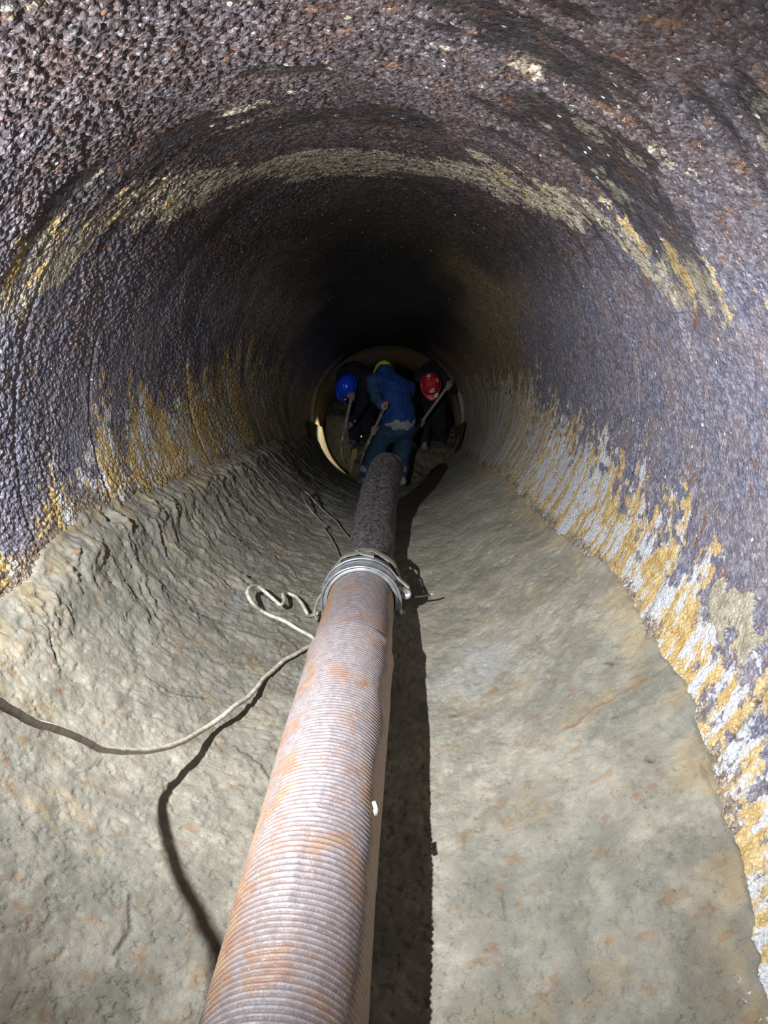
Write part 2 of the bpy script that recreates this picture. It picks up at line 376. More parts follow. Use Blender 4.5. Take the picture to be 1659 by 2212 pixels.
# ------------------------------------------------------------------ pipe wall
SCR = [1.22, 1.74, 2.21, 3.25, 4.05, 4.9, 5.8, 6.6]
def wall_fields(th, t):
    s = np.radians(th)*R
    ath = np.abs(th)
    wx = s+(fbm(s*9, t*9, 3, 3)-.5)*.03; wy = t+(fbm(s*9, t*9, 5, 3)-.5)*.03
    # nodules at two sizes
    near = ss(2.4, .9, t); left = ss(20, -60, th)
    def dome(x, y, cell, seed, lo, hi):
        d, r = worley(x/cell, y/cell, seed, 1.0); q = lo+(hi-lo)*r
        return np.sqrt(np.clip(1-(d/q)**2, 0, 1))*q
    rot = .6; ux = s*math.cos(rot)-t*math.sin(rot); uy = s*math.sin(rot)+t*math.cos(rot)
    nod1 = np.maximum(dome(ux, uy, .0165, 11, .28, .62), dome(uy*.93+.5, ux*1.07+.3, .0175, 17, .20, .55))*1.35
    nod2 = np.maximum(dome(ux+.2, uy*1.1, .0098, 23, .30, .6), dome(uy+.4, ux, .0090, 29, .25, .6))*1.4
    # smooth patches with no nodules, stretched around the pipe
    bare = ss(.55, .64, fbm(s*3.6, t*10+s*1.5, 31, 4))*ss(105, 135, ath)*ss(3.2, 1.3, t)
    big = ss(.30, .62, fbm(s*2.2, t*2.2, 37, 3))
    amp1 = (.0060*big+.0022)*(1-bare)*(.25+.75*np.maximum(left, ss(115, 150, ath)))
    amp2 = .0030*(1-.8*bare)
    h = nod1*amp1+nod2*amp2+(fbm(s*30, t*30, 51, 4)-.5)*.004+(fbm(s*3, t*3, 53, 3)-.5)*.02
    # scrapes around the pipe at fixed stations
    scr = 0*t
    for q in SCR:
        dq = np.abs(t-q-(fbm(s*2.5, t*0+q, 61, 3)-.5)*.03)
        scr = np.maximum(scr, np.exp(-(dq/.008)**2)*(.5+.5*vn(s*9, t*0+q, 63)))
    scr *= ss(58, 75, 190-ath)
    h = h*(1-.8*scr)-.007*scr
    # deposits just above the mud, reaching higher away from the camera
    upR = np.interp(t, [.9, 1.22, 1.33, 1.48, 1.69, 1.85, 2.11, 2.96, 3.9, 5.2, 7], [69, 71, 71, 74.8, 79, 83, 87, 86, 90, 106, 120])
    upL = np.interp(t, [1.2, 1.61, 1.75, 1.97, 2.23, 2.66, 3.26, 4.8, 6], [80, 81, 82.5, 87, 92, 95, 97, 108, 118])
    up_ = np.where(th > 0, upR, upL)
    ed = up_+(fbm(s*2, t*7, 71, 4)-.5)*30+(fbm(s*5, t*40, 73, 3)-.5)*12+(fbm(s*30, t*30, 74, 3)-.5)*14-ath
    stain = ss(-6, 12, ed)*(1-.25*ss(4, 6, t))
    holes = ss(.47, .60, fbm(s*34, t*34, 75, 4))*ss(24, 3, ed)
    stain = stain*(1-.85*holes)
    st = fbm(s*3.2, t*30, 77, 4)                      # streaks running down the wall
    ochre = ss(.34, .72, .5*st+.5*fbm(s*22, t*34, 79, 5)+np.where(th < 0, .075, .0))
    ochre = np.maximum(ochre, .8*ss(.58, .68, fbm(s*2.5, t*26, 81, 4)))
    ochre = ochre*(1-.75*np.clip(nod1-.35, 0, 1)*ss(20, -20, th))
    foot = ss(5, 0, np.where(th > 0, th-np.interp(t, TR, AR), -th+np.interp(t, TL, AL)))
    # pale band across the crown
    tcn = np.interp(ath, [110, 120, 130, 140, 150, 165, 180], [1.40, 1.55, 1.80, 2.12, 2.42, 2.80, 2.95])
    tcw = np.interp(ath, [110, 120, 140, 160, 180], [.12, .20, .27, .36, .42])
    bd = np.abs(t-tcn-(fbm(s*3, t*5, 91, 4)-.5)*.55)/tcw
    band = ss(1.05, .55, bd)*ss(105, 122, ath)*(.5+.5*ss(.4, .6, fbm(s*30, t*40, 93, 4)))
    spl = ss(.53, .62, fbm(s*4, t*13, 95, 5))*ss(.40, .56, fbm(s*26, t*40, 96, 4))*ss(1.5, .5, np.abs(t-tcn+.06)/tcw)*ss(108, 118, ath)*ss(162, 148, ath)
    patches = ss(.68, .74, fbm(s*6.5, t*9, 97, 4))*ss(112, 130, ath)*ss(2.4, 1.7, t)*.55
    topleft = .75*ss(.12, .03, np.hypot((th+158)*R*.0175, (t-.93)))*ss(.42, .6, fbm(s*12, t*12, 98, 3))
    gold = np.maximum(spl, topleft)
    stain = np.maximum(stain, gold*.9)
    ochre = np.maximum(ochre*(1-gold), gold*.8)
    pale = np.maximum(band*.9, patches)
    # black coat on the crown further in, spread wider as painted shade; brown beyond
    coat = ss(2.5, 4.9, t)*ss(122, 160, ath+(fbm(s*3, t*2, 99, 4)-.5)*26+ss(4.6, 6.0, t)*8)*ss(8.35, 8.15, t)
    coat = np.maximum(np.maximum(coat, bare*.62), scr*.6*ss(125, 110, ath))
    brown = (1-.5*ss(-40, -80, th))*ss(3.2, 4.8, t+(fbm(s*4, t*2, 101, 3)-.5)*1.4)
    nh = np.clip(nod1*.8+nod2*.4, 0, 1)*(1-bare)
    # pipe joint: a raised ring
    h = h*(1-.5*ss(5, 7, t)) + .026*ss(7.92, 7.96, t)*ss(8.06, 8.03, t)
    green = 0
    peel = ss(1.1, .8, np.hypot((th-75)*R*.0175/.05, (t-1.41)/.12)+(fbm(s*16, t*16, 103, 5)-.5)*2.4)
    rustp = ss(1.2, .6, np.hypot((th-73)*R*.0175/.07, (t-1.13)/.11)+(fbm(s*14, t*14, 104, 4)-.5)*1.2)
    h = h+.006*peel
    stain = np.maximum(stain*(1-peel), rustp*.9); ochre = np.maximum(ochre*(1-peel), rustp); pale = np.maximum(pale*(1-rustp), peel*.9)
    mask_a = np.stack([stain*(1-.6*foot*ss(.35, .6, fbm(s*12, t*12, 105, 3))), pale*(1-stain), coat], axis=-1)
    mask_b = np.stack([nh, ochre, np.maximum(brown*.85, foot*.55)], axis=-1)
    return h, mask_a, mask_b
def wall_piece(name, a0, a1):
    n = int(math.radians(a1-a0)*R/.0034)
    th = np.linspace(a0, a1, n)
    T, TH = np.meshgrid(TS, th, indexing='ij')
    THs = np.where(TH > 180, TH-360, TH)
    h, ma, mb = wall_fields(THs, T)
    # continuous noise coordinate: the crown seam sits inside one piece, blend there
    P = pipe_pt(TH, T, R-h)
    o = grid_mesh(name, P, M_WALL, [ma, mb])
    tag(o, kind='structure'); return o
o = wall_piece('wall_right', 42, 140)
o = wall_piece('wall_left', 220, 306)
def crown():
    n = int(math.radians(80)*R/.0034); th = np.linspace(140, 220, n)
    T, TH = np.meshgrid(TS, th, indexing='ij')
    h1, a1, b1 = wall_fields(TH, T); h2_, a2, b2 = wall_fields(TH-360, T)
    w_ = ss(176, 184, TH); w3 = w_[..., None]
    P = pipe_pt(TH, T, R-(h1*(1-w_)+h2_*w_))
    tag(grid_mesh('ceiling', P, M_WALL, [a1*(1-w3)+a2*w3, b1*(1-w3)+b2*w3]), kind='structure')
crown()

# ------------------------------------------------------------------ mud floor
def mud_floor():
    th = np.linspace(-86, 80, int(math.radians(166)*R/.0046))
    T, TH = np.meshgrid(TS, th, indexing='ij'); s = np.radians(TH)*R
    h, dL, dR = mud_th(TH, T)
    ins = ss(0, 4, np.minimum(dL, dR))
    lf = ss(-8, -22, TH)
    wp = (fbm(s*4, T*4, 110, 4)-.5); wq = (fbm(s*11, T*11, 109, 4)-.5)*.09
    rid = fbm(s*4.5+T*.8+wq*6, (T+wp*.30+wq)*24, 111, 5)
    ridge = np.abs(rid-.5)*2
    scr_amt = lf*ss(1.5, 2.3, T)*ss(7, 5, T)
    h = h+ins*((fbm(s*5, T*5, 113, 4)-.5)*.016+(fbm(s*26, T*26, 115, 4)-.5)*.0045*(1+lf))
    rid2 = fbm(s*12+T*2, (T+wp*.2+wq*.6)*44, 112, 5)
    brk = ss(.40, .60, fbm(s*6, T*6, 108, 3))
    h = h+ins*scr_amt*((rid-.5)*.007+(rid2-.5)*.009+.0034*ss(.50, .52, rid)*brk+.003*ss(.54, .56, rid)*(1-brk)+.002*ss(.5, .52, rid2)*brk)
    h = h+ins*((fbm(s*75, T*75, 107, 3)-.5)*.0034-.0030*ss(.62, .72, fbm(s*60, T*60, 106, 3)))
    lump = ss(.50, .72, fbm(s*13, T*13, 117, 4))
    h = h+ins*lump*.009*lf*ss(1.3, 1.8, T)*ss(4.5, 3, T)*(.5+1.2*ss(16, 4, dL))
    nt = np.exp(-(((TH+72)/1.6)**2+((T-2.12)/.022)**2)); h = h-.03*nt
    # crumbly edge
    ed = np.exp(-((dL-3)/3.5)**2)*lf; h = h+ed*(fbm(s*34, T*34, 119, 5)-.5)*.016*ss(1.4, 1.8, T)
    # cracks and scored lines
    cr = np.full(T.shape, 9.)
    def line(pts, w, depth):
        nonlocal h, cr
        q = [(math.radians(a)*R, b) for a, b in pts]
        wob = (fbm(s*40, T*40, 121, 3)-.5)*.012
        d = seg_dist(s+wob, T+wob*.7, q); h = h-depth*np.exp(-(d/w)**2); cr = np.minimum(cr, d/w)
    for pts in ([(53.5, 1.66), (52.6, 1.68)], [(51.9, 1.30), (51.1, 1.31)], [(50.3, 1.47), (49.6, 1.475)], [(-45, 1.70), (-38, 1.71), (-33, 1.76)], [(-54, 2.12), (-43, 2.14), (-32, 2.20)], [(-70, 1.62), (-63, 1.53), (-58, 1.50)],
                [(-40, 2.55), (-30, 2.62)], [(-50, 2.75), (-36, 2.86), (-25, 2.95)], [(-57, 3.3), (-44, 3.42), (-30, 3.5)], [(-52, 4.1), (-38, 4.2)],
                [(-24, 1.62), (-18, 1.58), (-14, 1.50)], [(-30, .98), (-29, 1.04), (-31, 1.10)], [(58, 1.10), (56.5, 1.16), (57, 1.22)]):
        line(pts, .0035, .006)
    crack = np.exp(-cr**2)*.75*ins
    rl = seg_dist(s+(fbm(s*30, T*30, 123, 3)-.5)*.014, T+(fbm(s*30, T*30, 125, 3)-.5)*.014, [(math.radians(a)*R, b) for a, b in ((37.9, 1.552), (43.7, 1.538), (48.8, 1.545), (54.9, 1.547), (60.3, 1.525), (65.6, 1.495))])
    ringline = np.exp(-(rl/.006)**2)*ss(.25, .55, vn(s*38, T*6, 127)); h = h-.003*ringline
    side = ss(9, 22, np.abs(TH))
    rust = ss(.68, .76, fbm(s*26, T*46, 129, 4)+.16*(fbm(s*3, T*5, 130, 3)-.5))*side*ss(4.2, 2.6, T)
    rust = np.maximum(rust*.55, ringline)
    sm = ss(.56, .72, fbm(s*4.5, T*11, 131, 5))*side*ss(4, 2.4, T)*ss(.42, .62, fbm(s*26, T*50, 133, 4))*.7
    edge_sm = ss(10, 1, np.minimum(dR, dL))*ss(.45, .6, fbm(s*9, T*12, 135, 4))*.8
    pale = np.maximum(np.exp(-(((TH-27)/9)**2+((T-2.02)/.13)**2)), .45*np.exp(-(((TH+35)/7)**2+((T-2.33)/.12)**2)))*ss(.38, .58, fbm(s*14, T*5, 137, 4))  # wet sheen put in as lighter mud colour
    grey = ss(.4, .7, fbm(s*2, T*2, 139, 3))*.5+.35*ss(2.5, 4.5, T)+.35*lf*ss(1.6, 2.4, T)
    ma = np.stack([rust*ins, pale, crack], axis=-1); mb = np.stack([np.maximum(sm*.8, edge_sm), np.clip(grey, 0, 1), ed], axis=-1)
    P = pipe_pt(TH, T, R-h)
    tag(grid_mesh('floor', P, M_MUD, [ma, mb]), kind='structure')
mud_floor()

# pipe shell hidden under the mud, and the far face of muck closing the pipe
T, TH = np.meshgrid(np.linspace(-1.6, 11.4, 120), np.linspace(-56, 44, 60), indexing='ij')
tag(grid_mesh('trim_invert', pipe_pt(TH, T, R+.004+0*T), M_WALL, [np.zeros(T.shape+(3,)), np.zeros(T.shape+(3,))]), kind='structure')
a_, r_ = np.meshgrid(np.linspace(0, 2*np.pi, 180, endpoint=False), np.linspace(0, .86, 90), indexing='xy')
X = xc(10.6)+r_*np.sin(a_); Z = zc(10.6)+r_*np.cos(a_); Y = 10.9-.9*(1-(r_/.86)**2)*.5+(fbm(X*5+9, Z*5+9, 201, 4)-.5)*.35
tag(grid_mesh('wall_far', np.stack([X, Y, Z], axis=-1), M_MUCK, wrap=True, flip=True), kind='structure')

# ------------------------------------------------------------------ muck heap the workers dig into
def heap_z(x, y):
    fl = zc(y)-np.sqrt(np.maximum((R-.035)**2-(x-xc(y))**2, 0))
    lvl = np.interp(y, [7.45, 7.62, 7.8, 8.1, 8.6, 9.2, 10.2, 11], [-1.15, -.90, -.76, -.585, -.56, -.50, -.30, -.2])
    lvl = lvl+(fbm(x*7+3, y*7, 211, 4)-.5)*.12+(fbm(x*25, y*25, 213, 3)-.5)*.04
    lvl = lvl-.75*ss(-.50, -.62, x+(fbm(y*6, x*0+2, 215, 3)-.5)*.1)*ss(9.4, 9.0, y)
    lvl = lvl-.20*ss(.15, .5, x)*ss(8.0, 7.6, y)
    return np.maximum(lvl, fl-.05), fl
yy = np.linspace(7.45, 10.9, 230); u_ = np.linspace(-1, 1, 130)
U, Yg = np.meshgrid(u_, yy); hw = np.full(Yg.shape, .80); Xg = xc(Yg)+U*hw
Zg, _f = heap_z(Xg, Yg)
half = np.sqrt(np.maximum((R-.01)**2-(Zg-zc(Yg))**2, .0))
Xg = xc(Yg)+np.clip(Xg-xc(Yg), -half, half)
o = grid_mesh('muck_heap', np.stack([Xg, Yg, Zg], axis=-1), M_MUCK, flip=True)
tag(o, 'brown wet heap of muck around the feet of the two far workers', 'muck', kind='stuff')
def heap_at(x, y): return float(heap_z(np.array([x]), np.array([y]))[0][0])

# ------------------------------------------------------------------ suction hose
def interp_path(pts, step):
    return resample(catmull(pts, 24), step)
hose = empty('flexible_hose', (-.14, 2.4, .06))
tag(hose, 'long ribbed hose down the middle of the pipe, joined by a steel clamp', 'hose')
path, sarc = interp_path([(-.24, -1.2, .19), (-.20, 0, .19), (-.170, .80, .192), (-.161, 1.08, .205), (-.153, 1.48, .206), (-.142, 1.98, .198), (-.137, 2.28, .178), (-.136, 2.52, .160)], .0019)
pitch_ = .0118; ph = np.linspace(0, 2*np.pi, 112, endpoint=False)
yv = path[:, 1]
S2, PH = np.meshgrid(sarc, ph, indexing='ij'); YV = np.broadcast_to(yv[:, None], S2.shape)
phase = S2/pitch_+PH/(2*np.pi)+(vn(S2*3, PH*0, 301)-.5)*1.0
rib = (.5+.5*np.cos(2*np.pi*phase))**.8
amp_r = .0040*(1-.55*ss(1.75, 2.1, YV))
# N is up at the start, B to one side: PH=0 top
side_r = ss(.15, .75, np.abs(np.sin(PH)))*ss(.1, .6, fbm(S2*2.2, PH*1.3, 303, 3))
rr = .1235+rib*amp_r-(.006*ss(1.93, 1.945, YV))+.003*np.exp(-((YV-1.925)/.02)**2)+(fbm(S2*5, PH*1.2, 305, 3)-.5)*.006
bare = np.clip(ss(.72, .95, -np.sin(PH))*0, 0, 1)
bside = ss(.80, .90, np.sin(PH)+.12*(fbm(S2*7, PH*0, 307, 3)-.5))
T_, N_, B_ = frames(path)
sgn = 1 if B_[0][0] > 0 else -1
bside = ss(.80, .90, sgn*np.sin(PH)+.3*(fbm(S2*7, PH*0, 307, 3)-.5))
rr = rr-bside*rib*amp_r*.8
lside = ss(.55, .95, -sgn*np.sin(PH)+.5*(fbm(S2*3, PH*.8, 309, 4)-.5))*ss(.35, .55, fbm(S2*3.1, PH*0+4, 311, 3))
P = sweep(path, rr, 112)
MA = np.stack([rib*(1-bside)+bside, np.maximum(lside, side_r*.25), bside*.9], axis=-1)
grid_mesh('near_hose_length', P, M_HOSE, [MA], wrap=True, parent=hose)['label'] = 'near length of hose, pale dust with copper-brown ribs'
path2, s2 = interp_path([(-.134, 2.58, .155), (-.128, 2.80, .140), (-.124, 3.10, .135), (-.120, 3.5, .135), (-.108, 3.95, .150), (-.092, 4.22, .150), (-.078, 4.40, .142)], .004)
S2, PH = np.meshgrid(s2, ph[::2], indexing='ij')
rib2 = (.5+.5*np.cos(2*np.pi*(S2/.020+PH/6.283+(fbm(S2*6, PH*.7, 321, 3)-.5)*2.2)))
ff = 1-.25*ss(1.55, 1.85, S2)
rr = .0985+rib2*.0035+(fbm(S2*9, PH*1.6, 323, 4)-.5)*.012
P = sweep(path2, rr, 56)
inner = sweep(path2[-60:], rr[-60:]-.006, 56)[::-1]
P = np.concatenate([P, inner], axis=0)
MA = np.stack([np.r_[rib2, np.ones((60, 56))*.2], np.zeros(P.shape[:2]), np.zeros(P.shape[:2])], axis=-1)
grid_mesh('far_hose_length', P, M_HOSE2, [MA], wrap=True, parent=hose)['label'] = 'far length of hose, dark wrinkled ribs, open end'

def ring_at(y, z_off=0):
    c = np.array([np.interp(y, [2.28, 2.52, 2.8], [-.137, -.136, -.128]), y, np.interp(y, [2.28, 2.52, 2.8], [.178, .160, .140])]); return c
def lathe_band(prof, a0=0, a1=360, seg=96, closed=True):
    """prof: list of (y, r); a measured from the top towards +x"""
    ang = np.radians(np.linspace(a0, a1, seg+1)); 
    if closed: ang = ang[:-1]
    V = []
    for (y, r) in prof:
        c = ring_at(y); V.append([[c[0]+r*math.sin(a), c[1], c[2]+r*math.cos(a)] for a in ang])
    return np.array(V)
# coupling sleeve, full round
prof = [(2.40, .122), (2.40, .134), (2.405, .139), (2.415, .139), (2.42, .133), (2.455, .131), (2.46, .137), (2.47, .141), (2.48, .137), (2.485, .131), (2.53, .130), (2.535, .134), (2.55, .134), (2.56, .126), (2.60, .112), (2.60, .100)]
grid_mesh('coupling_sleeve', lathe_band(prof), M_GALV, wrap=True, parent=hose)['label'] = 'galvanised steel coupling sleeve'
# clamp ring: wire arc over the top with flattened bright ends
def arc(y, r, a0, a1, n=50, dy=0.0):
    out = []
    for a in np.linspace(a0, a1, n):
        c = ring_at(y+dy*math.sin(math.radians(a))); out.append([c[0]+r*math.sin(math.radians(a)), c[1], c[2]+r*math.cos(math.radians(a))])
    return np.array(out)
m = MB(); m.tube(sweep(arc(2.395, .141, -112, 104), .0045, 10))
for a in (-112, 104):
    p = arc(2.393, .143, a-6, a+6, 8); m.tube(sweep(p, np.array([.003, .007, .0085, .009, .009, .0085, .007, .003]), 10))
m.obj('clamp_ring', M_GALV, hose)['label'] = 'shiny clamp ring with flattened ends'
m = MB(); m.tube(sweep(arc(2.475, .146, -100, 95), .0035, 8)); m.obj('clamp_ring', M_GALV, hose)
# lever clamp on the right: lug plate, round eye, handle rod
m = MB()
c0 = ring_at(2.47)
m.box(c0+np.array([.152, -.01, .034]), (.026, .024, .005), Matrix.Rotation(.5, 3, 'Y'))
m.box(c0+np.array([.150, .0, .055]), (.028, .010, .004), Matrix.Rotation(.75, 3, 'Y'))
latch = m.obj('latch_plate', M_GALVD, hose, False, .0015)
def disc(c, nrm, r, th, name, mat, seg=28):
    nrm = np.array(nrm, float); nrm /= np.linalg.norm(nrm); t = np.cross(nrm, [0, 0, 1.]); t /= np.linalg.norm(t); b = np.cross(nrm, t)
    rows = []
    for off, q in ((-th, .02), (-th, .9), (-th*.6, 1), (th*.6, 1), (th, .9), (th, .02)):
        rows.append([np.array(c)+nrm*off+r*q*(math.cos(x)*t+math.sin(x)*b) for x in np.linspace(0, 2*np.pi, seg, endpoint=False)])
    return MB().tube(np.array(rows)).obj(name, mat, latch)
disc(c0+np.array([.160, -.028, .022]), (-.35, -1, .55), .019, .005, 'latch_eye', M_GALV)
disc(c0+np.array([.150, -.035, -.045]), (-.1, -1, .4), .008, .006, 'clamp_bolt', M_GALVD)
m = MB(); m.tube(sweep(catmull([c0+np.array([.165, .0, .005]), c0+np.array([.195, .0, .0]), c0+np.array([.235, .0, .004]), c0+np.array([.255, -.002, .012])], 6), .004, 8)); rod = m.obj('handle_rod', M_BLACK, hose)
m = MB(); m.cap(c0+np.array([.252, -.002, .011]), c0+np.array([.256, -.002, .012]), .0042, .0036); m.obj('rod_cap', M_CHIP, rod)['label'] = 'white rod cap'
# muddy strap wound behind the coupling
for kx, (y0, dy, r0, wd) in enumerate(((2.60, .014, .137, .030), (2.66, -.022, .121, .020))):
    n = 90; an = np.linspace(-125, 118, n); prof = []
    for a in an:
        rw = []
        yy0 = y0+dy*math.sin(math.radians(a*1.7))+.006*math.sin(a*.09+kx)
        for (uu, rr_) in ((-1, 0), (-.8, .003), (0, .0045), (.8, .003), (1, 0), (0, -.004)):
            c = ring_at(yy0+uu*wd); q = r0+rr_+.003*math.sin(a*.15+kx*2)
            rw.append([c[0]+q*math.sin(math.radians(a)), c[1], c[2]+q*math.cos(math.radians(a))])
        prof.append(rw)
    strap = MB().tube(np.array(prof)).obj('strap', M_TAPE, hose)
m = MB(); c = ring_at(2.55)
m.box(c+np.array([.015, 0, .139]), (.026, .016, .003), Matrix.Rotation(.25, 3, 'Y')); m.box(c+np.array([-.018, .01, .143]), (.004, .022, .003), Matrix.Rotation(.5, 3, 'Z'))
m.obj('strap_buckle', M_GALVD, strap, False, .001)
# small hanging hook at the left
m = MB(); c = ring_at(2.42)
m.tube(sweep(catmull([c+np.array([-.140, 0, .03]), c+np.array([-.158, -.005, .0]), c+np.array([-.168, -.01, -.04]), c+np.array([-.160, -.01, -.075])], 8), .004, 8))
m.box(c+np.array([-.142, .0, -.012]), (.004, .010, .020)); m.obj('hook', M_GALVD, hose)
c = np.array((-0.0450, 1.2212, 0.2728))
m = MB(); m.box(c+np.array([0, 0, 0]), (.004, .013, .003), Matrix.Rotation(.5, 3, 'X')@Matrix.Rotation(.3, 3, 'Z')); m.box(c+np.array([.0005, -.013, .0]), (.0035, .006, .0035), Matrix.Rotation(.35, 3, 'Z'))
tag(m.obj('pale_chip', M_CHIP, None, False, .001), 'small white chip stuck to the right flank of the near hose', 'chip')

# ------------------------------------------------------------------ cables
def cable(name, pts, r, mat, label, seg=12, knots=True):
    p, s = interp_path(pts, .006)
    j = np.stack([vn(s*14, s*0+k, 400+k)-.5 for k in range(3)], axis=1)*.004
    rad = r*(1+.10*(vn(s*60, s*0, 411)-.5))
    return tag(MB().tube(sweep(p+j, rad, seg)).obj(name, mat), label, 'cable')
cable('power_cable', [(-0.6000, 0.4500, 1.1200), (-0.5600, 0.6800, 0.9200), (-0.5390, 0.8350, 0.7640), (-0.5430, 0.8850, 0.7110), (-0.5530, 0.9550, 0.6420), (-0.5660, 1.0730, 0.5380), (-0.5590, 1.1900, 0.4240), (-0.5410, 1.3070, 0.3340), (-0.5060, 1.4600, 0.2500), (-0.4860, 1.5960, 0.1950), (-0.4450, 1.7020, 0.1820), (-0.4220, 1.8000, 0.1590), (-0.3980, 1.9500, 0.1340), (-0.3630, 2.0810, 0.1150), (-0.3170, 2.1830, 0.1000), (-0.2890, 2.2430, 0.0900), (-0.2870, 2.2640, 0.0900), (-0.3030, 2.2870, 0.0960), (-0.3390, 2.2920, 0.1150), (-0.3870, 2.3000, 0.1410), (-0.4350, 2.3230, 0.1500), (-0.4760, 2.3200, 0.1760), (-0.5010, 2.2900, 0.2180), (-0.5210, 2.3180, 0.2390), (-0.5190, 2.3610, 0.2430), (-0.5050, 2.4080, 0.2240), (-0.4750, 2.4110, 0.1990), (-0.4400, 2.3940, 0.1770), (-0.4210, 2.3810, 0.1690), (-0.4150, 2.4230, 0.1660), (-0.4250, 2.4750, 0.1660), (-0.4220, 2.5310, 0.1440), (-0.3890, 2.5280, 0.1310), (-0.3580, 2.4760, 0.1310), (-0.3370, 2.4220, 0.1250), (-0.3270, 2.4360, 0.1020), (-0.2940, 2.4660, 0.0950), (-0.2510, 2.5160, 0.0860), (-0.2060, 2.5470, 0.0820)], .0066, M_CABLE, 'muddy white cable swinging in from the left and looping beside the hose')
cable('thin_cord', [(-0.2150, 3.2570, 0.0650), (-0.2520, 3.3810, 0.0620), (-0.2810, 3.4740, 0.0570), (-0.3100, 3.5680, 0.0560), (-0.3450, 3.6710, 0.0540), (-0.3960, 3.7760, 0.0570), (-0.4400, 3.8420, 0.0680), (-0.4620, 3.8210, 0.1030), (-0.5020, 3.9080, 0.1130), (-0.5340, 3.9230, 0.1300), (-0.5310, 3.8220, 0.1440), (-0.4810, 3.6520, 0.1350), (-0.4400, 3.6190, 0.0960), (-0.3870, 3.5220, 0.0840), (-0.3620, 3.4790, 0.0790), (-0.3670, 3.4090, 0.0890), (-0.3360, 3.3240, 0.0860), (-0.3060, 3.2300, 0.0840), (-0.2820, 3.1250, 0.0830), (-0.2650, 3.0400, 0.0810), (-0.2430, 2.9670, 0.0800)], .0042, M_CORD, 'thin grey cord in a narrow loop on the mud beyond the clamp')

# ------------------------------------------------------------------ people
def unit(v): v = np.array(v, float); return v/np.linalg.norm(v)
def grip(m, wrist, c, axis, rs, ex=0., flip=1):
    """hand closed round a shaft through c along axis"""
    wrist = np.array(wrist, float); c = np.array(c, float); a = unit(axis)
    n = wrist-c; n = unit(n-a*(n@a)); b = np.cross(a, n)*flip
    kn = c+n*(rs+.016+ex)
    for k in range(4):
        o_ = a*(k-1.5)*.021
        m.cap(wrist*.25+(kn+o_)*.75, kn+o_+b*.010, .013+ex, .0115+ex, 10)
        L = (1.0, 1.08, 1.02, .85)[k]; pr = kn+o_+b*.012
        for i, fi in enumerate((45, 100, 160, 215)):
            f_ = math.radians(fi*L*.95); q = c+o_+(rs+.0095+ex)*(math.cos(f_)*n+math.sin(f_)*b)
            m.cap(pr, q, .0098-.0006*i+ex, .0092-.0006*i+ex, 10); pr = q
    m.cap(wrist, kn-b*.004, .024+ex, .027+ex, 12, (n, .7)); m.cap(wrist, kn+a*.022, .018+ex, .018+ex, 10); m.cap(wrist, kn-a*.022, .018+ex, .018+ex, 10)
    pr = wrist*.55+kn*.45-b*.012-a*.022
    for i, fi in enumerate((-40, -85, -130)):
        f_ = math.radians(fi); q = c-a*(.030-.006*i)+(rs+.011+ex)*(math.cos(f_)*n+math.sin(f_)*b)
        m.cap(pr, q, .0125-.001*i+ex, .0115-.001*i+ex, 10); pr = q
def head(m, c, look, upv):
    c = np.array(c, float); f = unit(look); u = np.array(upv, float); u = unit(u-f*(u@f)); s = np.cross(f, u)
    Rm = np.stack([s, f, u], axis=1)
    m.ell(c+u*.02, (.075, .095, .100), Rm); m.ell(c+f*.022-u*.045, (.055, .065, .070), Rm)
    m.cap(c+f*.072-u*.095, c+f*.060-u*.085, .022, .03)                      # chin
    m.cap(c+f*.094+u*.005, c+f*.112-u*.032, .009, .014, 10)                 # nose
    for q in (-1, 1):
        m.ell(c+s*q*.030+f*.082+u*.006, (.013, .012, .010), Rm)             # eyes
        m.cap(c+s*q*.014+f*.093+u*.024, c+s*q*.048+f*.080+u*.022, .008, .006, 8)   # brows
        m.ell(c+s*q*.078-u*.012, (.010, .022, .032), Rm)                    # ears
    m.cap(c+f*.092-u*.060-s*.02, c+f*.092-u*.060+s*.02, .008, .008, 8); m.cap(c+f*.088-u*.072-s*.016, c+f*.088-u*.072+s*.016, .008, .008, 8)
    return Rm
def helmet(c, Rm, mat, parent):
    """dome, ridge, rim and peak; Rm columns: side, forward, up"""
    c = np.array(c, float); s, f, u = Rm[:, 0], Rm[:, 1], Rm[:, 2]
    rows = []; ph = np.linspace(0, 2*np.pi, 64, endpoint=False)
    for k in np.r_[np.linspace(0, 88, 22)]:
        a = math.radians(k); row = []
        for p in ph:
            x = .103*math.cos(a)*math.cos(p); y = .128*math.cos(a)*math.sin(p); z = .122*math.sin(a)**.95
            rd = .007*math.exp(-(x/.014)**2)*math.sin(a)*(1 if k > 12 else 0)+.004*(math.exp(-((abs(x)-.045)/.01)**2))*math.sin(a)
            row.append(c+s*x+f*y+u*(z+.035+rd))
        rows.append(row)
    lo = []
    for (sc, dz) in ((.93, .030), (.96, .030), (1.07, .024), (1.09, .028), (1.07, .034), (1.01, .040)):
        row = []
        for p in ph:
            pk = max(0, math.sin(p))**4*.045*(1 if sc > 1 else 0)*((sc-1)/.09)
            row.append(c+s*.103*sc*math.cos(p)+f*(.128*sc*math.sin(p)+pk)+u*(dz-pk*.28))
        lo.append(row)
    P = np.array(lo+rows)
    return grid_mesh('helmet', P, mat, wrap=True, parent=parent)
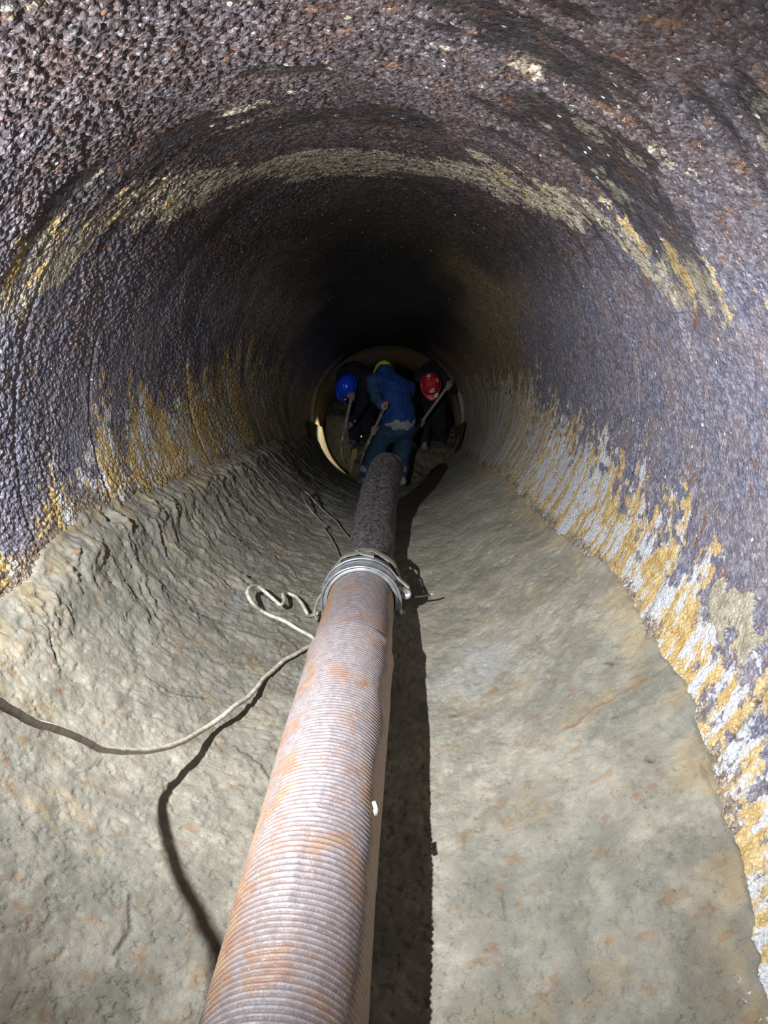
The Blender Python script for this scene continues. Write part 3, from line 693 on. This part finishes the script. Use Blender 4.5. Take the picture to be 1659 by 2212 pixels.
def worker(name, label, J, mats, look, upv, shafts, spec):
    J = {k_: np.array(v_, float) for k_, v_ in J.items()}
    root = empty('person', tuple((J['footL']+J['footR'])/2)); tag(root, label, 'person', None)
    # continuous body
    m = MB(); Rm = head(m, J['head'], look, upv)
    m.cap(J['neck'], J['head'], .055, .052); m.cap(J['chest'], J['neck'], .125, .065); m.cap(J['pelvis'], J['chest'], .125, .135)
    for q in 'LR':
        m.cap(J['neck'], J['sh'+q], .05, .055); m.cap(J['sh'+q], J['el'+q], .050, .040); m.cap(J['el'+q], J['wr'+q], .040, .027)
        m.cap(J['pelvis'], J['hip'+q], .11, .09); m.cap(J['hip'+q], J['kn'+q], .085, .058); m.cap(J['kn'+q], J['an'+q], .056, .040)
        m.cap(J['an'+q], J['foot'+q], .040, .032)
        if q in shafts:
            c, ax, rs = shafts[q]; grip(m, J['wr'+q], c, ax, rs, 0, spec.get('flip'+q, 1))
        m.cap(J['el'+q]*.1+J['wr'+q]*.9, J['wr'+q], .027, .025)
    remesh(m.obj('body', M_SKIN, root), .0055, 1)
    if spec.get('gloves'):
        for q in 'LR':
            g = MB(); c, ax, rs = shafts[q]; grip(g, J['wr'+q], c, ax, rs, .0022, spec.get('flip'+q, 1)); g.cap(J['wr'+q], J['wr'+q]*.75+J['el'+q]*.25, .033, .040)
            remesh(g.obj('glove', M_GLOVE, root), .0055, 1)
    # jacket
    m = MB(); mid = J['pelvis']*.35+J['chest']*.65
    bk = spec.get('bulk', 1.0); m.cap(J['chest'], J['neck'], .155*bk, .085*bk); m.cap(mid, J['chest'], .160*bk, .165*bk, 16)
    m.cap(J['pelvis']*spec.get('low', .82)+J['chest']*(1-spec.get('low', .82)), mid, spec.get('hem', .165), .165, 18)
    for q in 'LR':
        m.cap(J['neck']*.75+J['chest']*.25, J['sh'+q], .085, .078)
        m.cap(J['sh'+q]*.9+J['chest']*.1, J['chest'], .085, .12)
        if not spec.get('sleeve'):
            m.cap(J['sh'+q], J['el'+q], .074, .058); m.cap(J['el'+q], J['wr'+q]*.9+J['el'+q]*.1, .058, .043)
    remesh(m.obj('jacket', mats['jacket'], root), .012, 5, .035, .09)
    if spec.get('sleeve'):
        for q in 'LR':
            m = MB(); m.cap(J['sh'+q], J['el'+q], .078, .060); m.cap(J['el'+q], J['wr'+q]*.88+J['el'+q]*.12, .060, .046)
            remesh(m.obj('sleeve', mats['sleeve'], root), .010, 5, .028, .07)
    if spec.get('shirt'):
        m = MB(); m.cap(J['pelvis']*.97+J['chest']*.03, J['pelvis']*.9+J['chest']*.1, .172, .165, 18); remesh(m.obj('shirt', M_SHIRT, root), .012, 4, .02, .06)
    # trousers
    m = MB(); m.cap(J['pelvis']-[0, 0, .05], J['pelvis'], .158, .150, 18)
    for q in 'LR':
        m.cap(J['pelvis'], J['hip'+q], .140, .118); m.cap(J['hip'+q], J['kn'+q], .112, .082); m.cap(J['kn'+q], J['an'+q]*.95+J['kn'+q]*.05, .082, .066)
    remesh(m.obj('trousers', mats['trousers'], root), .012, 5, .035, .10)
    for q in 'LR':
        m = MB(); d = unit(J['foot'+q]-J['an'+q]*1.0)
        m.cap(J['an'+q]*.82+J['kn'+q]*.18 if spec.get('tall') else J['an'+q]+[0, 0, .03], J['an'+q], .062, .052)
        fl = J['foot'+q]; hz = J['an'+q].copy(); hz[2] = fl[2]
        m.cap(hz, fl, .043, .046, 14); m.cap(J['an'+q], fl, .048, .040)
        remesh(m.obj('boot', mats['boot'], root), .010, 3)
    h = helmet(J['head'], Rm, mats['helmet'], root)
    if spec.get('band'):
        f, u, s = Rm[:, 1], Rm[:, 2], Rm[:, 0]
        m = MB(); m.cap(J['head']+f*.142+u*.06-s*.01, J['head']+f*.165+u*.055-s*.01, .024, .020); m.obj('headlamp', M_LAMP, h)
        for q in (1, -1): MB().ell(J['head']+s*q*.112+u*.03, (.012, .026, .032), Rm).obj('ear_cup', M_LAMP, h)
    return root
def shovel(label, top, bottom, blade_dir, dhandle=True, blade_n=(0, -1, .4), len_=.30):
    top = np.array(top, float); bottom = np.array(bottom, float); a = unit(bottom-top)
    root = empty('shovel', tuple(bottom)); tag(root, label, 'shovel', None)
    MB().tube(sweep(np.linspace(top, bottom, 14)+np.sin(np.linspace(0, 3.1, 14))[:, None]*np.array([0, 0, .004]), .0165, 12)).obj('shaft', M_WOOD, root)
    if dhandle:
        s = unit(np.cross(a, blade_n)); w_ = .055
        pts = [top, top-a*.03+s*w_*.8, top-a*.09+s*w_, top-a*.115+s*w_*.8, top-a*.12, top-a*.115-s*w_*.8, top-a*.09-s*w_, top-a*.03-s*w_*.8, top]
        MB().tube(sweep(catmull(pts, 6), .0095, 10)).obj('grip_handle', M_BLADE, root)
    d = unit(blade_dir); n = np.array(blade_n, float); n = unit(n-d*(n@d)); s = np.cross(d, n)
    MB().tube(sweep(np.array([bottom-a*.12, bottom-a*.04, bottom, bottom+d*.05]), np.array([.020, .021, .019, .012]), 12)).obj('socket', M_BLADE, root)
    P = []; 
    for side in (1, -1):
        rows = []
        for u in np.linspace(0, 1, 14):
            wdt = .110*(1-.15*u) if u < .7 else .0935*math.sqrt(max(0, 1-((u-.7)/.31)**2))+.002
            row = []
            for v_ in np.linspace(-1, 1, 15):
                row.append(bottom+d*(u*len_)+s*wdt*v_+n*(.028*v_*v_-.02*math.sin(u*3.1)+side*.0016))
            rows.append(row)
        P.append(np.array(rows))
    n_, m_ = 14, 15; V = np.concatenate([P[0].reshape(-1, 3), P[1].reshape(-1, 3)]); F_ = []
    for i in range(n_-1):
        for j in range(m_-1):
            q = (i*m_+j, i*m_+j+1, (i+1)*m_+j+1, (i+1)*m_+j); F_.append(q); F_.append(tuple(x+n_*m_ for x in q[::-1]))
    rim = [(0, j) for j in range(m_)]+[(i, m_-1) for i in range(1, n_)]+[(n_-1, j) for j in range(m_-2, -1, -1)]+[(i, 0) for i in range(n_-2, 0, -1)]
    for (i0, j0), (i1, j1) in zip(rim, rim[1:]+rim[:1]):
        a0, a1 = i0*m_+j0, i1*m_+j1; F_.append((a1, a0, a0+n_*m_, a1+n_*m_))
    mm = MB(); mm.add(V, F_); mm.obj('blade', M_BLADE, root)
    return root

# --- middle worker, seen from behind
sh_top = np.array((-0.1850, 7.1800, -0.0310)); sh_bot = np.array((-0.3590, 7.4500, -0.4420))
sa = np.array(sh_bot)-np.array(sh_top)
shovel('shovel held beside the left thigh of the person in the blue jacket', sh_top, sh_bot, np.array((-0.4020, 7.5200, -0.6370))-np.array(sh_bot), True, (.9, -.3, .2), .24)
cR = np.array(sh_top)+sa*.48; cL = np.array(sh_top)-unit(sa)*.115
JM = dict(head=np.array((-0.1810, 7.8000, 0.2550)), neck=np.array((-0.1700, 7.5400, 0.3130)), chest=np.array((-0.0840, 7.4500, 0.1450)), pelvis=np.array((-0.0170, 7.3300, -0.1370)),
          shL=np.array((-0.2790, 7.4400, 0.2520)), elL=np.array((-0.2410, 7.2600, 0.0960)), wrL=np.array((-0.1800, 7.1600, 0.0500)), shR=np.array((0.0640, 7.5000, 0.1700)), elR=np.array((0.0300, 7.6000, -0.1070)), wrR=cR+np.array([.05, .05, .02]),
          hipL=np.array((-0.1140, 7.3300, -0.2220)), hipR=np.array((0.0340, 7.3300, -0.2170)), knL=np.array((-0.2520, 7.3800, -0.4590)), knR=np.array((0.0180, 7.4000, -0.4760)),
          anL=np.array((-0.3560, 7.3600, -0.6740)), anR=np.array((0.0140, 7.2600, -0.6550)), footL=np.array((-0.3770, 7.4800, -0.7660)), footR=np.array((0.0200, 7.2200, -0.7310)))
worker('person', 'person in blue jacket seen from behind, bending over a shovel beyond the hose end', JM,
       dict(jacket=M_JACKB, sleeve=M_SLEEVE, trousers=M_TROUB, boot=M_BOOT, helmet=M_HY), (-.1, .8, -.6), (0, .6, .8),
       dict(L=(cL, np.cross(unit(sa), (.9, -.3, .2)), .011), R=(cR, sa, .0165)), dict(sleeve=True, shirt=True, hem=.188, low=.84, bulk=1.10))
# --- left worker, facing the camera, blue helmet
l_top = np.array((-0.5110, 7.7800, 0.0680)); l_bot = np.array((-0.6400, 7.8000, -0.4840)); la = np.array(l_bot)-np.array(l_top)
shovel('shovel with steel blade held by the person in the blue helmet', l_top, l_bot, np.array((-0.5990, 7.8000, -0.7090))-np.array(l_bot), False, (1, .15, .1), .22)
gU = np.array(l_top)+unit(la)*.03; gD = np.array(l_top)+la*.66
JL = dict(head=np.array((-0.5800, 7.9300, 0.1140)), neck=np.array((-0.5730, 8.0600, 0.1740)), chest=np.array((-0.5160, 8.2000, 0.1700)), pelvis=np.array((-0.4020, 8.4500, -0.0790)),
          shL=np.array((-0.3910, 8.1400, 0.1890)), elL=np.array((-0.4030, 8.0200, -0.0800)), wrL=gD+np.array([.055, .05, .02]), shR=np.array((-0.6330, 8.1400, 0.2330)), elR=np.array((-0.6690, 8.0200, -0.0300)), wrR=gU+np.array([-.04, .06, .01]),
          hipL=np.array((-0.3910, 8.4200, -0.1690)), hipR=np.array((-0.4960, 8.4000, -0.1560)), knL=np.array((-0.3690, 8.2500, -0.3600)), knR=np.array((-0.5090, 8.2200, -0.3550)),
          anL=np.array((-0.3670, 8.2800, -0.5800)), anR=np.array((-0.5250, 8.2000, -0.5200)), footL=np.array((-0.3850, 8.2000, -0.6370)), footR=np.array((-0.5620, 8.1200, -0.5720)))
worker('person', 'person in dark clothes and blue helmet stooping by the left wall', JL,
       dict(jacket=M_NAVY, trousers=M_NAVY, boot=M_BOOTB, helmet=M_HB), (-.35, -.35, -.85), (-.12, -.93, .32),
       dict(L=(gD, la, .0165), R=(gU, la, .0165)), dict(gloves=True, tall=True, band=True, bulk=1.15))
# --- right worker, facing the camera, red helmet
r_top = np.array((0.5130, 7.8200, 0.1720)); r_bot = np.array((0.0940, 7.9500, -0.4620)); ra = np.array(r_bot)-np.array(r_top)
shovel('shovel with slanting shaft held by the person in the red helmet', r_top, r_bot, unit(ra), False, (.3, -1, .5), .24)
gU = np.array(r_top)+unit(ra)*.03; gD = np.array(r_top)+ra*.70
JR = dict(head=np.array((0.3140, 7.9300, 0.1360)), neck=np.array((0.3380, 8.0600, 0.1970)), chest=np.array((0.3640, 8.2000, 0.1780)), pelvis=np.array((0.3480, 8.4500, -0.0970)),
          shL=np.array((0.4960, 8.1400, 0.2370)), elL=np.array((0.5750, 7.9800, 0.0800)), wrL=gU+np.array([.03, .05, .02]), shR=np.array((0.2150, 8.1400, 0.2060)), elR=np.array((0.1360, 8.0500, -0.0630)), wrR=gD+np.array([.0, .07, .03]),
          hipL=np.array((0.4170, 8.4200, -0.1770)), hipR=np.array((0.2740, 8.4000, -0.1740)), knL=np.array((0.4400, 8.2500, -0.3670)), knR=np.array((0.2560, 8.2000, -0.3680)),
          anL=np.array((0.4580, 8.3000, -0.5640)), anR=np.array((0.2590, 8.1800, -0.5760)), footL=np.array((0.4440, 8.2200, -0.6160)), footR=np.array((0.2680, 8.1000, -0.6210)))
worker('person', 'person in dark clothes and red and white helmet stooping by the right wall', JR,
       dict(jacket=M_NAVY, trousers=M_DARKT, boot=M_BOOT, helmet=M_HR), (.10, -.40, -.85), (-.05, -.92, .35),
       dict(L=(gU, ra, .0165), R=(gD, ra, .0165)), dict(gloves=True, bulk=1.12))

# ------------------------------------------------------------------ loose stones at the end of the bright strip
rng = np.random.RandomState(4)
